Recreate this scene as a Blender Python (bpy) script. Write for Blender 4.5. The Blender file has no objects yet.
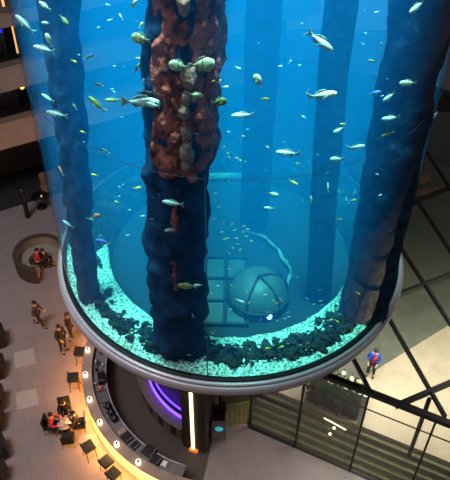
import bpy, math, random
from mathutils import Vector, Matrix, noise
random.seed(7)
S = bpy.context.scene
col = S.collection
PI = math.pi
FLOOR = -7.7            # the tank bottom is z = 0, its axis is x = y = 0, radius 5.75 m
# ------------------------------------------------------------------ camera
FPX, PITCH, ROLL, CD, CH, YAW = 726.26, .7734, .0107, 18.194, 17.95, -.0108
cp, sp = math.cos(PITCH), math.sin(PITCH)
FW = Vector((math.sin(YAW)*cp, math.cos(YAW)*cp, -sp))
_r = FW.cross(Vector((0, 0, 1))).normalized(); _u = _r.cross(FW)
RT = math.cos(ROLL)*_r + math.sin(ROLL)*_u
UP = -math.sin(ROLL)*_r + math.cos(ROLL)*_u
CAM = Vector((0, -CD, CH))
cd = bpy.data.cameras.new('camera'); cam = bpy.data.objects.new('camera', cd); col.objects.link(cam)
cd.sensor_fit = 'VERTICAL'; cd.sensor_height = 36; cd.lens = FPX*36/480; cd.clip_end = 300
M = Matrix((RT, UP, -FW)).transposed().to_4x4(); M.translation = CAM
cam.matrix_world = M
S.camera = cam
def ray(px, py): return FW + RT*((px-225)/FPX) - UP*((py-240)/FPX)
def W(px, py, z):                       # the point of the level z seen at a pixel
    d = ray(px, py); t = (z-CAM.z)/d.z
    return CAM + d*t
def cyl_hit(px, py, rad, far=False):    # the point of an upright cylinder about the tank axis
    d = ray(px, py); a = d.x**2+d.y**2; b = 2*(CAM.x*d.x+CAM.y*d.y); c = CAM.x**2+CAM.y**2-rad*rad
    D = b*b-4*a*c
    if D < 0: return None
    t = (-b+(D**.5 if far else -D**.5))/(2*a)
    return CAM+d*t
def pol(r, deg, z=0): return Vector((r*math.cos(math.radians(deg)), r*math.sin(math.radians(deg)), z))
# ------------------------------------------------------------------ materials
def s2l(c):
    return tuple(((v/255/12.92) if v/255 <= .04045 else ((v/255+.055)/1.055)**2.4) for v in c)
MATS = {}
def mat(name, rgb, rough=.6, var=.15, scale=4., bump=0., metal=0., emit=None, es=0., spec=.5, bscale=None, edge=.2):
    if name in MATS: return MATS[name]
    m = bpy.data.materials.new(name); m.use_nodes = True; nt = m.node_tree; N = nt.nodes; L = nt.links
    b = N['Principled BSDF']
    c = s2l(rgb)
    tc = N.new('ShaderNodeTexCoord'); nz = N.new('ShaderNodeTexNoise'); nz.inputs['Scale'].default_value = scale; nz.inputs['Detail'].default_value = 5
    L.new(tc.outputs['Object'], nz.inputs['Vector'])
    cr = N.new('ShaderNodeValToRGB')
    cr.color_ramp.elements[0].position = .5-edge; cr.color_ramp.elements[1].position = .5+edge
    cr.color_ramp.elements[0].color = tuple(v*(1-var) for v in c)+(1,)
    cr.color_ramp.elements[1].color = tuple(min(1, v*(1+var)) for v in c)+(1,)
    L.new(nz.outputs['Fac'], cr.inputs['Fac']); L.new(cr.outputs['Color'], b.inputs['Base Color'])
    b.inputs['Roughness'].default_value = rough; b.inputs['Metallic'].default_value = metal
    b.inputs['Specular IOR Level'].default_value = spec
    if bump:
        n2 = N.new('ShaderNodeTexNoise'); n2.inputs['Scale'].default_value = bscale or scale*4; n2.inputs['Detail'].default_value = 4
        L.new(tc.outputs['Object'], n2.inputs['Vector'])
        bp = N.new('ShaderNodeBump'); bp.inputs['Strength'].default_value = bump; bp.inputs['Distance'].default_value = .05
        L.new(n2.outputs['Fac'], bp.inputs['Height']); L.new(bp.outputs['Normal'], b.inputs['Normal'])
    if emit:
        b.inputs['Emission Color'].default_value = s2l(emit)+(1,); b.inputs['Emission Strength'].default_value = es
    MATS[name] = m
    return m
def glass(name, tint=(1, 1, 1), ior=1.45, rough=.0, gain=1.):
    m = bpy.data.materials.new(name); m.use_nodes = True; nt = m.node_tree; N = nt.nodes; L = nt.links
    N.clear()
    o = N.new('ShaderNodeOutputMaterial'); mx = N.new('ShaderNodeMixShader'); t = N.new('ShaderNodeBsdfTransparent'); g = N.new('ShaderNodeBsdfGlossy')
    f = N.new('ShaderNodeFresnel')
    ge = N.new('ShaderNodeNewGeometry'); io = N.new('ShaderNodeMapRange'); io.inputs['To Min'].default_value = ior; io.inputs['To Max'].default_value = 1/ior
    L.new(ge.outputs['Backfacing'], io.inputs['Value']); L.new(io.outputs['Result'], f.inputs['IOR'])
    nz = N.new('ShaderNodeTexNoise'); nz.inputs['Scale'].default_value = .6
    mr = N.new('ShaderNodeMapRange'); mr.inputs['To Min'].default_value = rough; mr.inputs['To Max'].default_value = rough+.04
    L.new(nz.outputs['Fac'], mr.inputs['Value']); L.new(mr.outputs['Result'], g.inputs['Roughness'])
    t.inputs['Color'].default_value = tint+(1,)
    ml = N.new('ShaderNodeMath'); ml.operation = 'MULTIPLY'; ml.inputs[1].default_value = gain; ml.use_clamp = True
    L.new(f.outputs['Fac'], ml.inputs[0])
    L.new(ml.outputs[0], mx.inputs['Fac']); L.new(t.outputs[0], mx.inputs[1]); L.new(g.outputs[0], mx.inputs[2]); L.new(mx.outputs[0], o.inputs['Surface'])
    MATS[name] = m
    return m
def water_mat(sc, ab):
    m = bpy.data.materials.new('tank_water'); m.use_nodes = True; nt = m.node_tree; N = nt.nodes; L = nt.links
    N.clear(); o = N.new('ShaderNodeOutputMaterial')
    s = N.new('ShaderNodeVolumeScatter'); a = N.new('ShaderNodeVolumeAbsorption'); ad = N.new('ShaderNodeAddShader')
    mx = max(sc); s.inputs['Density'].default_value = mx; s.inputs['Color'].default_value = tuple(v/mx for v in sc)+(1,)
    s.inputs['Anisotropy'].default_value = 0
    am = max(ab)+.01; a.inputs['Density'].default_value = am; a.inputs['Color'].default_value = tuple(1-v/am for v in ab)+(1,)
    L.new(s.outputs[0], ad.inputs[0]); L.new(a.outputs[0], ad.inputs[1]); L.new(ad.outputs[0], o.inputs['Volume'])
    return m
# ------------------------------------------------------------------ mesh builder
class MB:
    def __init__(s): s.v = []; s.f = []; s.smooth = []
    def add(s, vs, fs, sm=False):
        o = len(s.v); s.v += [tuple(v) for v in vs]; s.f += [tuple(i+o for i in f) for f in fs]; s.smooth += [sm]*len(fs); return s
    def box(s, c, d, rz=0, rot=None, taper=1.):
        R = rot or Matrix.Rotation(rz, 3, 'Z'); vs = []
        for z in (-.5, .5):
            k = taper if z > 0 else 1
            for x, y in ((-.5, -.5), (.5, -.5), (.5, .5), (-.5, .5)): vs.append(Vector(c)+R@Vector((x*d[0]*k, y*d[1]*k, z*d[2])))
        return s.add(vs, [(3, 2, 1, 0), (4, 5, 6, 7), (0, 1, 5, 4), (1, 2, 6, 5), (2, 3, 7, 6), (3, 0, 4, 7)])
    def tube(s, pts, rad, n=10, caps=True):
        pts = [Vector(p) for p in pts]
        if not isinstance(rad, (list, tuple)): rad = [rad]*len(pts)
        vs = []; fs = []; m = len(pts)
        ref = None
        for i, p in enumerate(pts):
            d = (pts[min(i+1, m-1)]-pts[max(i-1, 0)]).normalized()
            if ref is None: ref = d.orthogonal().normalized()
            a = (ref-d*ref.dot(d)).normalized(); ref = a; b = d.cross(a)
            for k in range(n):
                t = 2*PI*k/n; vs.append(p+(a*math.cos(t)+b*math.sin(t))*rad[i])
        for i in range(m-1):
            for k in range(n): fs.append((i*n+k, i*n+(k+1) % n, (i+1)*n+(k+1) % n, (i+1)*n+k))
        if caps: fs += [tuple(range(n))[::-1], tuple(range((m-1)*n, m*n))]
        return s.add(vs, fs, True)
    def lathe(s, prof, n=96, c=(0, 0, 0), a0=0., a1=360., caps=True, sm=True, closed=False):
        full = abs(a1-a0) >= 359.99; k = n if full else n+1; m = len(prof); vs = []; fs = []
        for i in range(k):
            t = math.radians(a0+(a1-a0)*i/n)
            for r, z in prof: vs.append((c[0]+r*math.cos(t), c[1]+r*math.sin(t), c[2]+z))
        mm = m if closed else m-1
        for i in range(n):
            j = (i+1) % k
            for q in range(mm): fs.append((i*m+q, j*m+q, j*m+(q+1) % m, i*m+(q+1) % m))
        if not full and caps and m > 2: fs += [tuple(range(m))[::-1], tuple(range((k-1)*m, k*m))]
        return s.add(vs, fs, sm)
    def sector(s, r0, r1, a0, a1, z0, z1, n=48, c=(0, 0, 0)):
        return s.lathe([(r0, z0), (r1, z0), (r1, z1), (r0, z1)], n, c, a0, a1, closed=True, sm=False)
    def ball(s, c, r, n=12, m=8, rot=None, nz=0., ns=2., seed=0):
        r = (r, r, r) if not isinstance(r, (tuple, list)) else r; vs = []; fs = []
        for i in range(m+1):
            ph = PI*i/m
            for k in range(n):
                t = 2*PI*k/n; v = Vector((math.sin(ph)*math.cos(t), math.sin(ph)*math.sin(t), math.cos(ph)))
                f = 1+nz*noise.noise(v*ns+Vector((seed*3.1, seed, 0))) if nz else 1
                v = Vector((v.x*r[0]*f, v.y*r[1]*f, v.z*r[2]*f))
                if rot: v = rot@v
                vs.append(Vector(c)+v)
        for i in range(m):
            for k in range(n): fs.append((i*n+k, (i+1)*n+k, (i+1)*n+(k+1) % n, i*n+(k+1) % n))
        return s.add(vs, fs, True)
    def prism(s, poly, z0, z1):
        n = len(poly)
        a = sum(poly[i][0]*poly[(i+1) % n][1]-poly[(i+1) % n][0]*poly[i][1] for i in range(n))
        if a < 0: poly = poly[::-1]
        vs = [(p[0], p[1], z0) for p in poly]+[(p[0], p[1], z1) for p in poly]
        return s.add(vs, [tuple(range(n))[::-1], tuple(range(n, 2*n))]+[(i, (i+1) % n, n+(i+1) % n, n+i) for i in range(n)])
    def beam(s, a, b, w, h):                # box along a->b, top at the points' z
        a = Vector(a); b = Vector(b); d = (b-a); L = d.length; d.normalize()
        x = d; y = Vector((0, 0, 1)).cross(x).normalized(); z = x.cross(y)
        R = Matrix((x, y, z)).transposed()
        return s.box((a+b)/2-z*h/2, (L, w, h), rot=R)
    def build(s, name, m, parent=None, bevel=0., loc=None):
        me = bpy.data.meshes.new(name)
        o = bpy.data.objects.new(name, me); col.objects.link(o)
        org = Vector((0, 0, 0))
        if parent is not None: org = base_of(parent)
        elif loc is not None: org = Vector(loc)
        me.from_pydata([tuple(Vector(v)-org) for v in s.v], [], s.f); me.update()
        me.polygons.foreach_set('use_smooth', s.smooth)
        if isinstance(m, str): m = MATS[m]
        me.materials.append(m)
        if bevel:
            b = o.modifiers.new('bevel', 'BEVEL'); b.width = bevel; b.segments = 2; b.limit_method = 'ANGLE'
        if parent is not None: o.parent = parent
        elif loc is not None: o.location = loc
        return o
def base_of(o):
    v = Vector(o.location)
    while o.parent: o = o.parent; v += Vector(o.location)
    return v
def tag(o, label=None, cat=None, group=None, kind=None):
    if label: o['label'] = label
    if cat: o['category'] = cat
    if group: o['group'] = group
    if kind: o['kind'] = kind
    return o
def empty(name, loc, label=None, cat=None, group=None, rz=0, kind=None):
    o = bpy.data.objects.new(name, None); col.objects.link(o); o.location = loc; o.rotation_euler.z = rz; o.empty_display_size = .1
    return tag(o, label, cat, group, kind)
def copy_tree(o, parent=None):
    c = o.copy(); col.objects.link(c)
    if parent is not None: c.parent = parent
    for ch in list(o.children): copy_tree(ch, c)
    return c
def struct(o): o['kind'] = 'structure'; return o

mat('dark_metal', (28, 28, 30), .45, metal=.3)
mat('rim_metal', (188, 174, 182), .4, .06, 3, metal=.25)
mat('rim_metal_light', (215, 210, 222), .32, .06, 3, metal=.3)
mat('gasket', (10, 12, 14), .6)
mat('soffit_paint', (60, 50, 46), .8)
mat('bar_top', (165, 140, 128), .35, .10, 5)
mat('work_top', (120, 112, 116), .35, .12, 6)
mat('steel', (140, 138, 142), .3, .1, 8, metal=.7)
mat('bar_front', (205, 150, 95), .5, .1, 3)
mat('walnut', (54, 40, 33), .5, .2, 3, bump=.1)
mat('black_fabric', (20, 18, 20), .85, .2, 12)
mat('black_plastic', (16, 16, 18), .4)
mat('brown_wood', (110, 80, 55), .5, .2, 5)
mat('skin', (200, 150, 125), .6, .05)
mat('warm_glow', (255, 200, 110), emit=(255, 165, 50), es=14)
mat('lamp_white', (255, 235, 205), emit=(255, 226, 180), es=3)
mat('strip_white', (255, 235, 190), emit=(255, 228, 165), es=3.2)
mat('purple_led', (90, 60, 255), emit=(80, 45, 255), es=7)
mat('gold_strip', (255, 190, 110), emit=(255, 180, 100), es=1.1)
mat('white_paint', (240, 240, 230), .5)
glass('acrylic', (.88, .96, 1), 1.14, .02)
glass('pane', (.86, .9, .86), 1.5, .02)
glass('clear', (.95, .97, .97), 1.4, .02)

# ================================================================== SETTING
def floor_mat():
    m = bpy.data.materials.new('floor_tiles'); m.use_nodes = True; nt = m.node_tree; N = nt.nodes; L = nt.links
    b = N['Principled BSDF']; b.inputs['Roughness'].default_value = .38
    tc = N.new('ShaderNodeTexCoord'); mp = N.new('ShaderNodeMapping'); L.new(tc.outputs['Object'], mp.inputs['Vector'])
    mp.inputs['Rotation'].default_value = (0, 0, math.radians(-18)); mp.inputs['Location'].default_value = (.18, .28, 0)
    br = N.new('ShaderNodeTexBrick'); L.new(mp.outputs[0], br.inputs['Vector'])
    br.offset = 0; br.squash = 1; br.inputs['Scale'].default_value = 1; br.inputs['Mortar Size'].default_value = .012
    br.inputs['Brick Width'].default_value = .93; br.inputs['Row Height'].default_value = .93; br.inputs['Bias'].default_value = 0
    br.inputs['Color1'].default_value = s2l((136, 121, 120))+(1,); br.inputs['Color2'].default_value = s2l((142, 127, 125))+(1,)
    br.inputs['Mortar'].default_value = s2l((124, 110, 109))+(1,)
    nz = N.new('ShaderNodeTexNoise'); nz.inputs['Scale'].default_value = 1.4; nz.inputs['Detail'].default_value = 6; L.new(tc.outputs['Object'], nz.inputs['Vector'])
    mr = N.new('ShaderNodeMapRange'); mr.inputs['To Min'].default_value = .86; mr.inputs['To Max'].default_value = 1.12; L.new(nz.outputs['Fac'], mr.inputs['Value'])
    mu = N.new('ShaderNodeMix'); mu.data_type = 'RGBA'; mu.blend_type = 'MULTIPLY'; mu.inputs[0].default_value = 1
    L.new(br.outputs['Color'], mu.inputs[6]); L.new(mr.outputs[0], mu.inputs[7]); L.new(mu.outputs[2], b.inputs['Base Color'])
    return m
MATS['floor_tiles'] = floor_mat()
fl = MB().box((0, 0, FLOOR-.15), (60, 60, .3)).build('floor', 'floor_tiles'); struct(fl)
mat('pale_tile', (164, 152, 149), .35, .05, 6)
mb = MB()
for q in (((14, 353), (34, 347), (36, 363), (14, 370)), ((16.5, 392), (36, 385), (38, 406), (17, 413))):
    P = [W(a, b, FLOOR) for a, b in q]
    c = sum(P, Vector())/4
    mb.box((c.x, c.y, FLOOR+.001), (.86, .86, .004), math.radians(18))
struct(mb.build('trim_1', 'pale_tile'))

# hotel wing on the left: wall line through the lobby
D0 = Vector((-12.12, 9.87, 0)); DD = Vector((.8774, .4798, 0)); DN = Vector((-.4798, .8774, 0))
mat('facade_dark', (50, 42, 40), .8, .3, 1.5)
mat('parapet_stone', (168, 148, 132), .75, .1, 3, bump=.1)
mat('parapet_cap', (110, 98, 92), .6, .1)
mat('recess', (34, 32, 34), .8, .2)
mat('curtain', (150, 135, 120), .9, .35, 3)
rzf = math.atan2(DD.y, DD.x)
def fac(s, n, z): return D0+DD*s+DN*n+Vector((0, 0, z))
struct(MB().box(fac(4, 3.2, 1), (30, .3, 18), rzf).build('wall_left', 'facade_dark'))
bal = [(-3.95, -2.45, 'lowest stone-faced balcony of the hotel wing, directly above the dark lobby recess'),
       (-.85, .4, 'middle stone-faced balcony of the hotel wing, below the gold strip light'),
       (2.25, 2.95, 'topmost stone-faced balcony in view at the upper left corner')]
for z0, z1, lb in bal:
    t = empty('balcony', fac(4, 0, z0), lb, 'balcony', 'stone-faced balconies of the hotel wing')
    MB().box(fac(4, .12, (z0+z1)/2), (30, .24, z1-z0), rzf).build('parapet', 'parapet_stone', t); pp_ = t.children[0]
    MB().box(fac(4, .14, z1+.04), (30, .34, .08), rzf).build('handrail', 'parapet_cap', pp_)
    MB().box(fac(4, 1.6, z0+.14), (30, 2.9, .25), rzf).build('slab', 'parapet_cap', t)
MB_c = MB()
for i, (z0, z1) in enumerate(((-2.4, -.85), (.45, 2.2), (3.0, 5))):
    # curtained windows in the back wall of each storey
    for k in range(4):
        s0 = -1.5+k*1.6
        m = MB(); nn = 14
        vs = []; fs = []
        for j in range(nn+1):
            off = 2.9+.05*math.sin(j*1.9)
            for z in (z0-1.2, z1): vs.append(fac(s0+1.0*j/nn, off, z))
        for j in range(nn): fs.append((2*j, 2*j+2, 2*j+3, 2*j+1))
        m.add(vs, fs, True)
        o = m.build('window_%d' % (i*4+k+1), 'curtain'); struct(o)
        sm = o.modifiers.new('solid', 'SOLIDIFY'); sm.thickness = .02
a = cyl_hit(0, 0, 1) if False else None
def facpix(px, py, n):
    d = ray(px, py); t = ((D0+DN*n-CAM).dot(DN))/d.dot(DN); return CAM+d*t
p = facpix(22, 87, .5)
t = empty('wall_lamp', p, 'small round warm lamp glowing under the middle balcony', 'lamp')
MB().ball(p, .10, 12, 8).build('bulb', 'warm_glow', t)
MB().lathe([(0, .16), (.1, .16), (.13, .08)], 16, p).build('shade', 'dark_metal', t)
a = facpix(9.5, 22, 1.0); b = facpix(18, 53, 1.0); a = Vector((b.x, b.y, a.z))
tag(MB().box((a+b)/2, (.09, .09, abs(a.z-b.z)), rzf).build('strip_light', 'gold_strip', loc=b), 'upright gold strip light between the two upper balconies at the left', 'light')
a = facpix(3, 3, 1.0)
tag(MB().box(a+Vector((0, 0, .3)), (.1, .1, .9), rzf).build('strip_light', 'gold_strip', loc=a), 'short gold strip light in the very top left corner', 'light')
a = facpix(1, 31, 1.2)
tag(MB().ball(a, .08, 10, 6).build('spotlight', mat('blue_lamp', (60, 60, 255), emit=(60, 60, 255), es=.7), loc=a), 'tiny blue light in the dark room at the left edge', 'light')
# dark recess at ground level behind the lobby
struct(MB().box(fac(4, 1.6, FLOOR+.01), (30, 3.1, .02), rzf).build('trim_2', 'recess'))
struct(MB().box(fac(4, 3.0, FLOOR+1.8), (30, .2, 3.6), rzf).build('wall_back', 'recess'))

# ================================================================== AQUARIUM
R = 5.75; TOP = 14.2; RI = 4.25
tank = empty('aquarium_tank', (0, 0, 0), 'giant cylindrical aquarium full of blue water raised above the lobby bar', 'aquarium')
MB().lathe([(R, 0.02), (R, TOP)], 160).build('acrylic_wall', 'acrylic', tank)
MATS['tank_water'] = water_mat((.0004, .0270, .0780), (.17, .052, .015))
MB().lathe([(0, -.55), (R-.02, -.55), (R-.02, TOP-.25), (0, TOP-.25)], 120).build('water', 'tank_water', tank)
mat('seam_resin', (30, 70, 95), .4, .05)
MB().tube([pol(R+.0, d, 7.65) for d in range(0, 361, 3)], .007, 6, caps=False).build('seam', 'seam_resin', tank)
MB().tube([cyl_hit(205, 175, R)*1, Vector((-.6, -math.sqrt(R*R-.36), 0.05))], .012, 6).build('seam', 'seam_resin', tank)
MB().lathe([(5.68, .10), (5.83, .10), (5.85, .0), (5.68, -.05)], 160, closed=True).build('gasket', 'gasket', tank)
MB().lathe([(5.8, .04), (5.90, .045), (5.935, .02), (5.94, -.04), (5.88, -.09), (5.8, -.09)], 160, closed=True).build('upper_rim', 'rim_metal_light', tank)
MB().lathe([(5.85, -.08), (5.965, -.085), (6.0, -.11), (6.03, -.16), (6.045, -.24), (6.04, -.34), (6.0, -.38), (5.85, -.38)], 160, closed=True).build('lower_rim', 'rim_metal', tank)
MB().lathe([(6.0, -.38), (5.6, -.7), (4.6, -.95), (0, -.95)], 120).build('underside', 'soffit_paint', tank)
MB().lathe([(0, -.6), (5.9, -.6), (5.9, -.38)], 120).build('base_plate', 'soffit_paint', tank)
tl = MB().lathe([(0, TOP+.3), (R+.1, TOP+.3), (R+.1, TOP)], 96).build('lid', 'soffit_paint', tank)

# gravel bed: ring with a raised inner lip
mat('gravel', (168, 200, 188), 1., .7, 13, bump=.9, bscale=18, edge=.12, spec=.1)
mat('reef_rock', (44, 50, 46), 1., .55, 3.5, bump=1., bscale=9)
def gravel_ring():
    m = MB(); na, nr = 260, 26; vs = []; fs = []
    prof = []
    for i in range(na):
        t = 2*PI*i/na
        for j in range(nr+1):
            ri_ = RI-.05+.5*max(0, min(1, (math.sin(t)+(.12 if math.cos(t) < 0 else .5))*4)); r = ri_+(R-.03-ri_)*j/nr
            n = noise.noise(Vector((r*2.2*math.cos(t), r*2.2*math.sin(t), 0)))*.10+noise.noise(Vector((r*7*math.cos(t), r*7*math.sin(t), 3)))*.05
            edge = (R-.03-r)
            z = .05+n*min(1, edge*3)
            if r < RI+.22: z += (.20 if math.sin(t) < (-.05 if math.cos(t) < 0 else -.3) else .0)*(1-abs(r-RI-.05)/.09) if abs(r-RI-.05) < .09 else 0
            if j == 0: z = -.5
            vs.append((r*math.cos(t), r*math.sin(t), z))
    k = nr+1
    for i in range(na):
        j2 = (i+1) % na
        for j in range(nr): fs.append((i*k+j, i*k+j+1, j2*k+j+1, j2*k+j))
    m.add(vs, fs, True); return m
tag(gravel_ring().build('gravel_bed', 'gravel'), 'bright turquoise-lit gravel ring around the tank bottom', 'gravel', kind='stuff')

# reef rocks on the ring
def rock_proto(seed):
    m = MB(); m.ball((0, 0, 0), (1, .8, .62), 18, 12, nz=.75, ns=2.3, seed=seed); return m
RK = [rock_proto(i*5+1).build('reef_rock', 'reef_rock') for i in range(6)]
first = [True]*6
def rock(x, y, z, s, label, group):
    k = random.randrange(6)
    if first[k]: o = RK[k]; first[k] = False
    else: o = RK[k].copy(); col.objects.link(o)
    o.location = (x, y, z); o.scale = (s*random.uniform(.8, 1.3), s*random.uniform(.8, 1.2), s*random.uniform(.6, 1.1)); o.rotation_euler = (random.uniform(-.4, .4), random.uniform(-.4, .4), random.uniform(0, 6.28))
    tag(o, label, 'rock', group)
def sector_rocks(n, a0, a1, r0, r1, s0, s1, label, group):
    for _ in range(n):
        a = random.uniform(a0, a1); r = random.uniform(r0, r1); s = random.uniform(s0, s1)
        rock(*pol(r, a)[:2], (.17+random.uniform(-.03, .06)) if 4.5 < r < 5.35 else s*.4+.05, s, label, group)
sector_rocks(110, -118, -62, 4.5, 5.3, .04, .13, 'dark reef rock on the gravel near the front rim of the tank', 'reef rocks at the front')
sector_rocks(50, -180, -122, 4.55, 5.35, .04, .15, 'dark reef rock on the gravel along the left rim of the tank', 'reef rocks at the left')
sector_rocks(100, -60, 0, 4.5, 5.5, .04, .14, 'dark reef rock on the gravel along the right rim of the tank', 'reef rocks at the right')
sector_rocks(24, 20, 160, 4.5, 5.3, .15, .35, 'hazy reef rock on the far side of the tank bottom', 'reef rocks at the back')
for k in range(6):
    if first[k]: rock(*pol(4.9, -100+k*5)[:2], .05, .2, 'dark reef rock on the gravel near the front rim of the tank', 'reef rocks at the front')

# dark rubble between the bright rim strip and the inner lip
mat('rubble', (34, 44, 38), 1., .92, 11, bump=1., bscale=26, edge=.07, spec=.1)
def rubble():
    m = MB(); na, nr = 1000, 40; vs = []; fs = []
    for i in range(na):
        t = 2*PI*i/na
        for j in range(nr+1):
            u = j/nr; dg = math.degrees(t) % 360; fb = max(0, min(1, (math.sin(t)+(.12 if math.cos(t) < 0 else .5))*4)); rt_ = max(0, min(1, (dg-290)/25)); wob = noise.noise(Vector((math.cos(t)*4, math.sin(t)*4, 1))); lw_ = max(0, 1-abs(dg-208)/26); ra_ = 4.31-.13*fb+.5*min(1, lw_*2)*(1-fb); rb_ = min(5.71, 5.46+.25*fb+.10*rt_*(1-fb)+.12*wob*(1-fb)); r = ra_+(rb_-ra_)*u; x, y = r*math.cos(t), r*math.sin(t)
            n = noise.noise(Vector((x*.9, y*.9, 9)))*.9+noise.noise(Vector((x*5, y*5, 0)))*.6+noise.noise(Vector((x*12, y*12, 0)))*1.0+noise.noise(Vector((x*24, y*24, 4)))*.7
            w_ = math.sin(PI*u)**.6; w_ = w_+(1-w_)*fb
            vs.append((x, y, -.1+w_*(.22+.11*n)))
    k = nr+1
    for i in range(na):
        j2 = (i+1) % na
        for j in range(nr): fs.append((i*k+j, i*k+j+1, j2*k+j+1, j2*k+j))
    m.add(vs, fs, False); return m
tag(rubble().build('reef_rubble', 'rubble'), 'dark reef rubble lying on the gravel ring between its bright outer and inner edge', 'rubble', kind='stuff')

# upright coral pillars
mat('pillar_rock_hazed', (32, 56, 86), 1., .5, 2.5, bump=.8, bscale=7, spec=.05)  # navy tone carries the blue water haze in the base colour
mat('coral_red', (165, 82, 68), .9, .6, 5, bump=1., bscale=14)
mat('coral_pale', (165, 138, 120), .9, .35, 4, bump=.8, bscale=9)
mat('pillar_rock_hazier', (44, 84, 124), 1., .4, 2.5, bump=.6, bscale=7, spec=.05)  # lighter blue puts thicker water haze into the left pillar's colour
def pillar(pts, label, amp=.16, name='coral_pillar', seed=0, n=40, rings=150, my=None):
    m = MB(); vs = []; fs = []
    def at(u):
        x = u*(len(pts)-1); i = min(int(x), len(pts)-2); f = x-i
        return [pts[i][k]*(1-f)+pts[i+1][k]*f for k in range(4)]
    for i in range(rings+1):
        x, y, z, r = at(i/rings)
        for k in range(n):
            t = 2*PI*k/n; d = Vector((math.cos(t), math.sin(t), 0))
            q = Vector((d.x*1.1, d.y*1.1, z*.9+seed*7))
            f = 1+amp*noise.noise(q*1.3)*1.3+amp*.8*noise.noise(q*3.1)
            vs.append((x+d.x*r*f, y+d.y*r*f, z))
    for i in range(rings):
        for k in range(n): fs.append((i*n+k, i*n+(k+1) % n, (i+1)*n+(k+1) % n, (i+1)*n+k))
    fs.append(tuple(range(rings*n, rings*n+n)))
    m.add(vs, fs, True)
    t = empty(name, (pts[0][0], pts[0][1], pts[0][2]), label, 'pillar')
    m.build('rock_core', 'pillar_rock_hazier' if seed == 3 else 'pillar_rock_hazed', t)
    return t, at
T = TOP-.5
pil, pat = pillar([(-1.52, -4.35, -.1, .80), (-1.42, -4.4, 4, .76), (-1.28, -4.45, 8, .76), (-1.08, -4.45, 11, .78), (-.96, -4.42, T, .78)],
                  'tall front rock pillar crusted with red and pale coral in its upper half', seed=1, amp=.2)
mat('coral_skin', (160, 88, 72), 1., .75, 3.2, bump=1., bscale=11, edge=.12, spec=.1)
m = MB(); nr_, na_ = 150, 60; vs = []; fs = []
for i in range(nr_+1):
    z = 7.15+(T-7.15)*i/nr_; x, y, zz, r = pat((z+.1)/(T+.1))
    for k in range(na_+1):
        a_ = -146+184*k/na_; d_ = pol(1, a_); e_ = min(1, k/5, (na_-k)/5)*min(1, i/5)
        n_ = .16*noise.noise(Vector((d_.x*2, d_.y*2, z*1.1)))+.11*noise.noise(Vector((d_.x*5, d_.y*5, z*2.6)))+.05*noise.noise(Vector((d_.x*11, d_.y*11, z*6)))
        rr_ = r*(.86+.24*e_)+n_*e_
        vs.append((x+d_.x*rr_, y+d_.y*rr_, z))
for i in range(nr_):
    for k in range(na_): q_ = i*(na_+1)+k; fs.append((q_, q_+1, q_+na_+2, q_+na_+1))
m.add(vs, fs, True); m.build('coral_crust', 'coral_skin', pil)
for i in range(34):                       # coral crust on the upper half, facing the glass
    z = random.uniform(7.0, 13.6); a = random.uniform(-112, 10)
    x, y, zz, r = pat((z+.1)/(T+.1))
    q = Vector((x, y, z))+pol(r*1.12, a)
    s = random.uniform(.05, .14)
    pale = random.random() < .10 and -95 < a < -55
    MB().ball(q, (s, s, s*random.uniform(.9, 1.9)), 16, 12, nz=.45, ns=2.2, seed=i).build('coral_clump', 'coral_pale' if pale else 'coral_red', pil)
for z, s in ((11.6, .22), (10.0, .25), (9.5, .16), (8.6, .2), (8.1, .24), (7.7, .16)):   # pale encrustation down the middle
    x, y, zz, r = pat((z+.1)/(T+.1)); q = Vector((x, y, z))+pol(r*1.14, random.uniform(-86, -72))
    s *= .62; MB().ball(q, (s, s*.8, s*1.9), 16, 12, nz=.45, ns=2.2, seed=int(z*10)).build('coral_clump', 'coral_pale', pil)
for k in range(5):                        # reddish streak of coral running down below the seam
    z = 3.6+k*.75; x, y, zz, r = pat((z+.1)/(T+.1)); q = Vector((x, y, z))+pol(r*.9, -94)
    MB().ball(q, (.10, .09, .5), 12, 9, nz=.6, ns=2.5, seed=k+70).build('coral_clump', 'coral_red', pil)
pillar([(-4.55, -2.6, -.1, .34), (-4.5, -2.6, 3, .34), (-4.2, -2.6, 7, .42), (-3.9, -2.5, T, .48)], 'slim rock pillar coloured with blue water haze near the left side of the tank', seed=3, amp=.2)
pillar([(4.35, -2.85, -.1, .75), (4.35, -2.75, 4, .72), (4.3, -2.6, 8, .72), (4.3, -2.5, T, .78)], 'broad dark rock pillar near the right side of the tank', seed=5, amp=.1)
pillar([(3.0, -1.9, -.4, .42), (2.75, -1.7, 4, .40), (2.6, -1.5, 8, .40), (2.55, -1.4, T, .42)], 'smooth blue-grey pillar right of the middle, left of the broad dark one', seed=7, amp=.04)
pillar([(.85, 1.55, -.5, .5), (.85, 1.5, 4, .52), (.85, 1.4, T, .55)], 'hazy blue pillar behind the centre of the tank', seed=8, amp=.05)
pillar([(-2.3, 4.2, -.1, .5), (-2.35, 4.3, T, .5)], 'hazy blue pillar at the back, partly behind the front coral pillar', seed=9, amp=.05)

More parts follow.
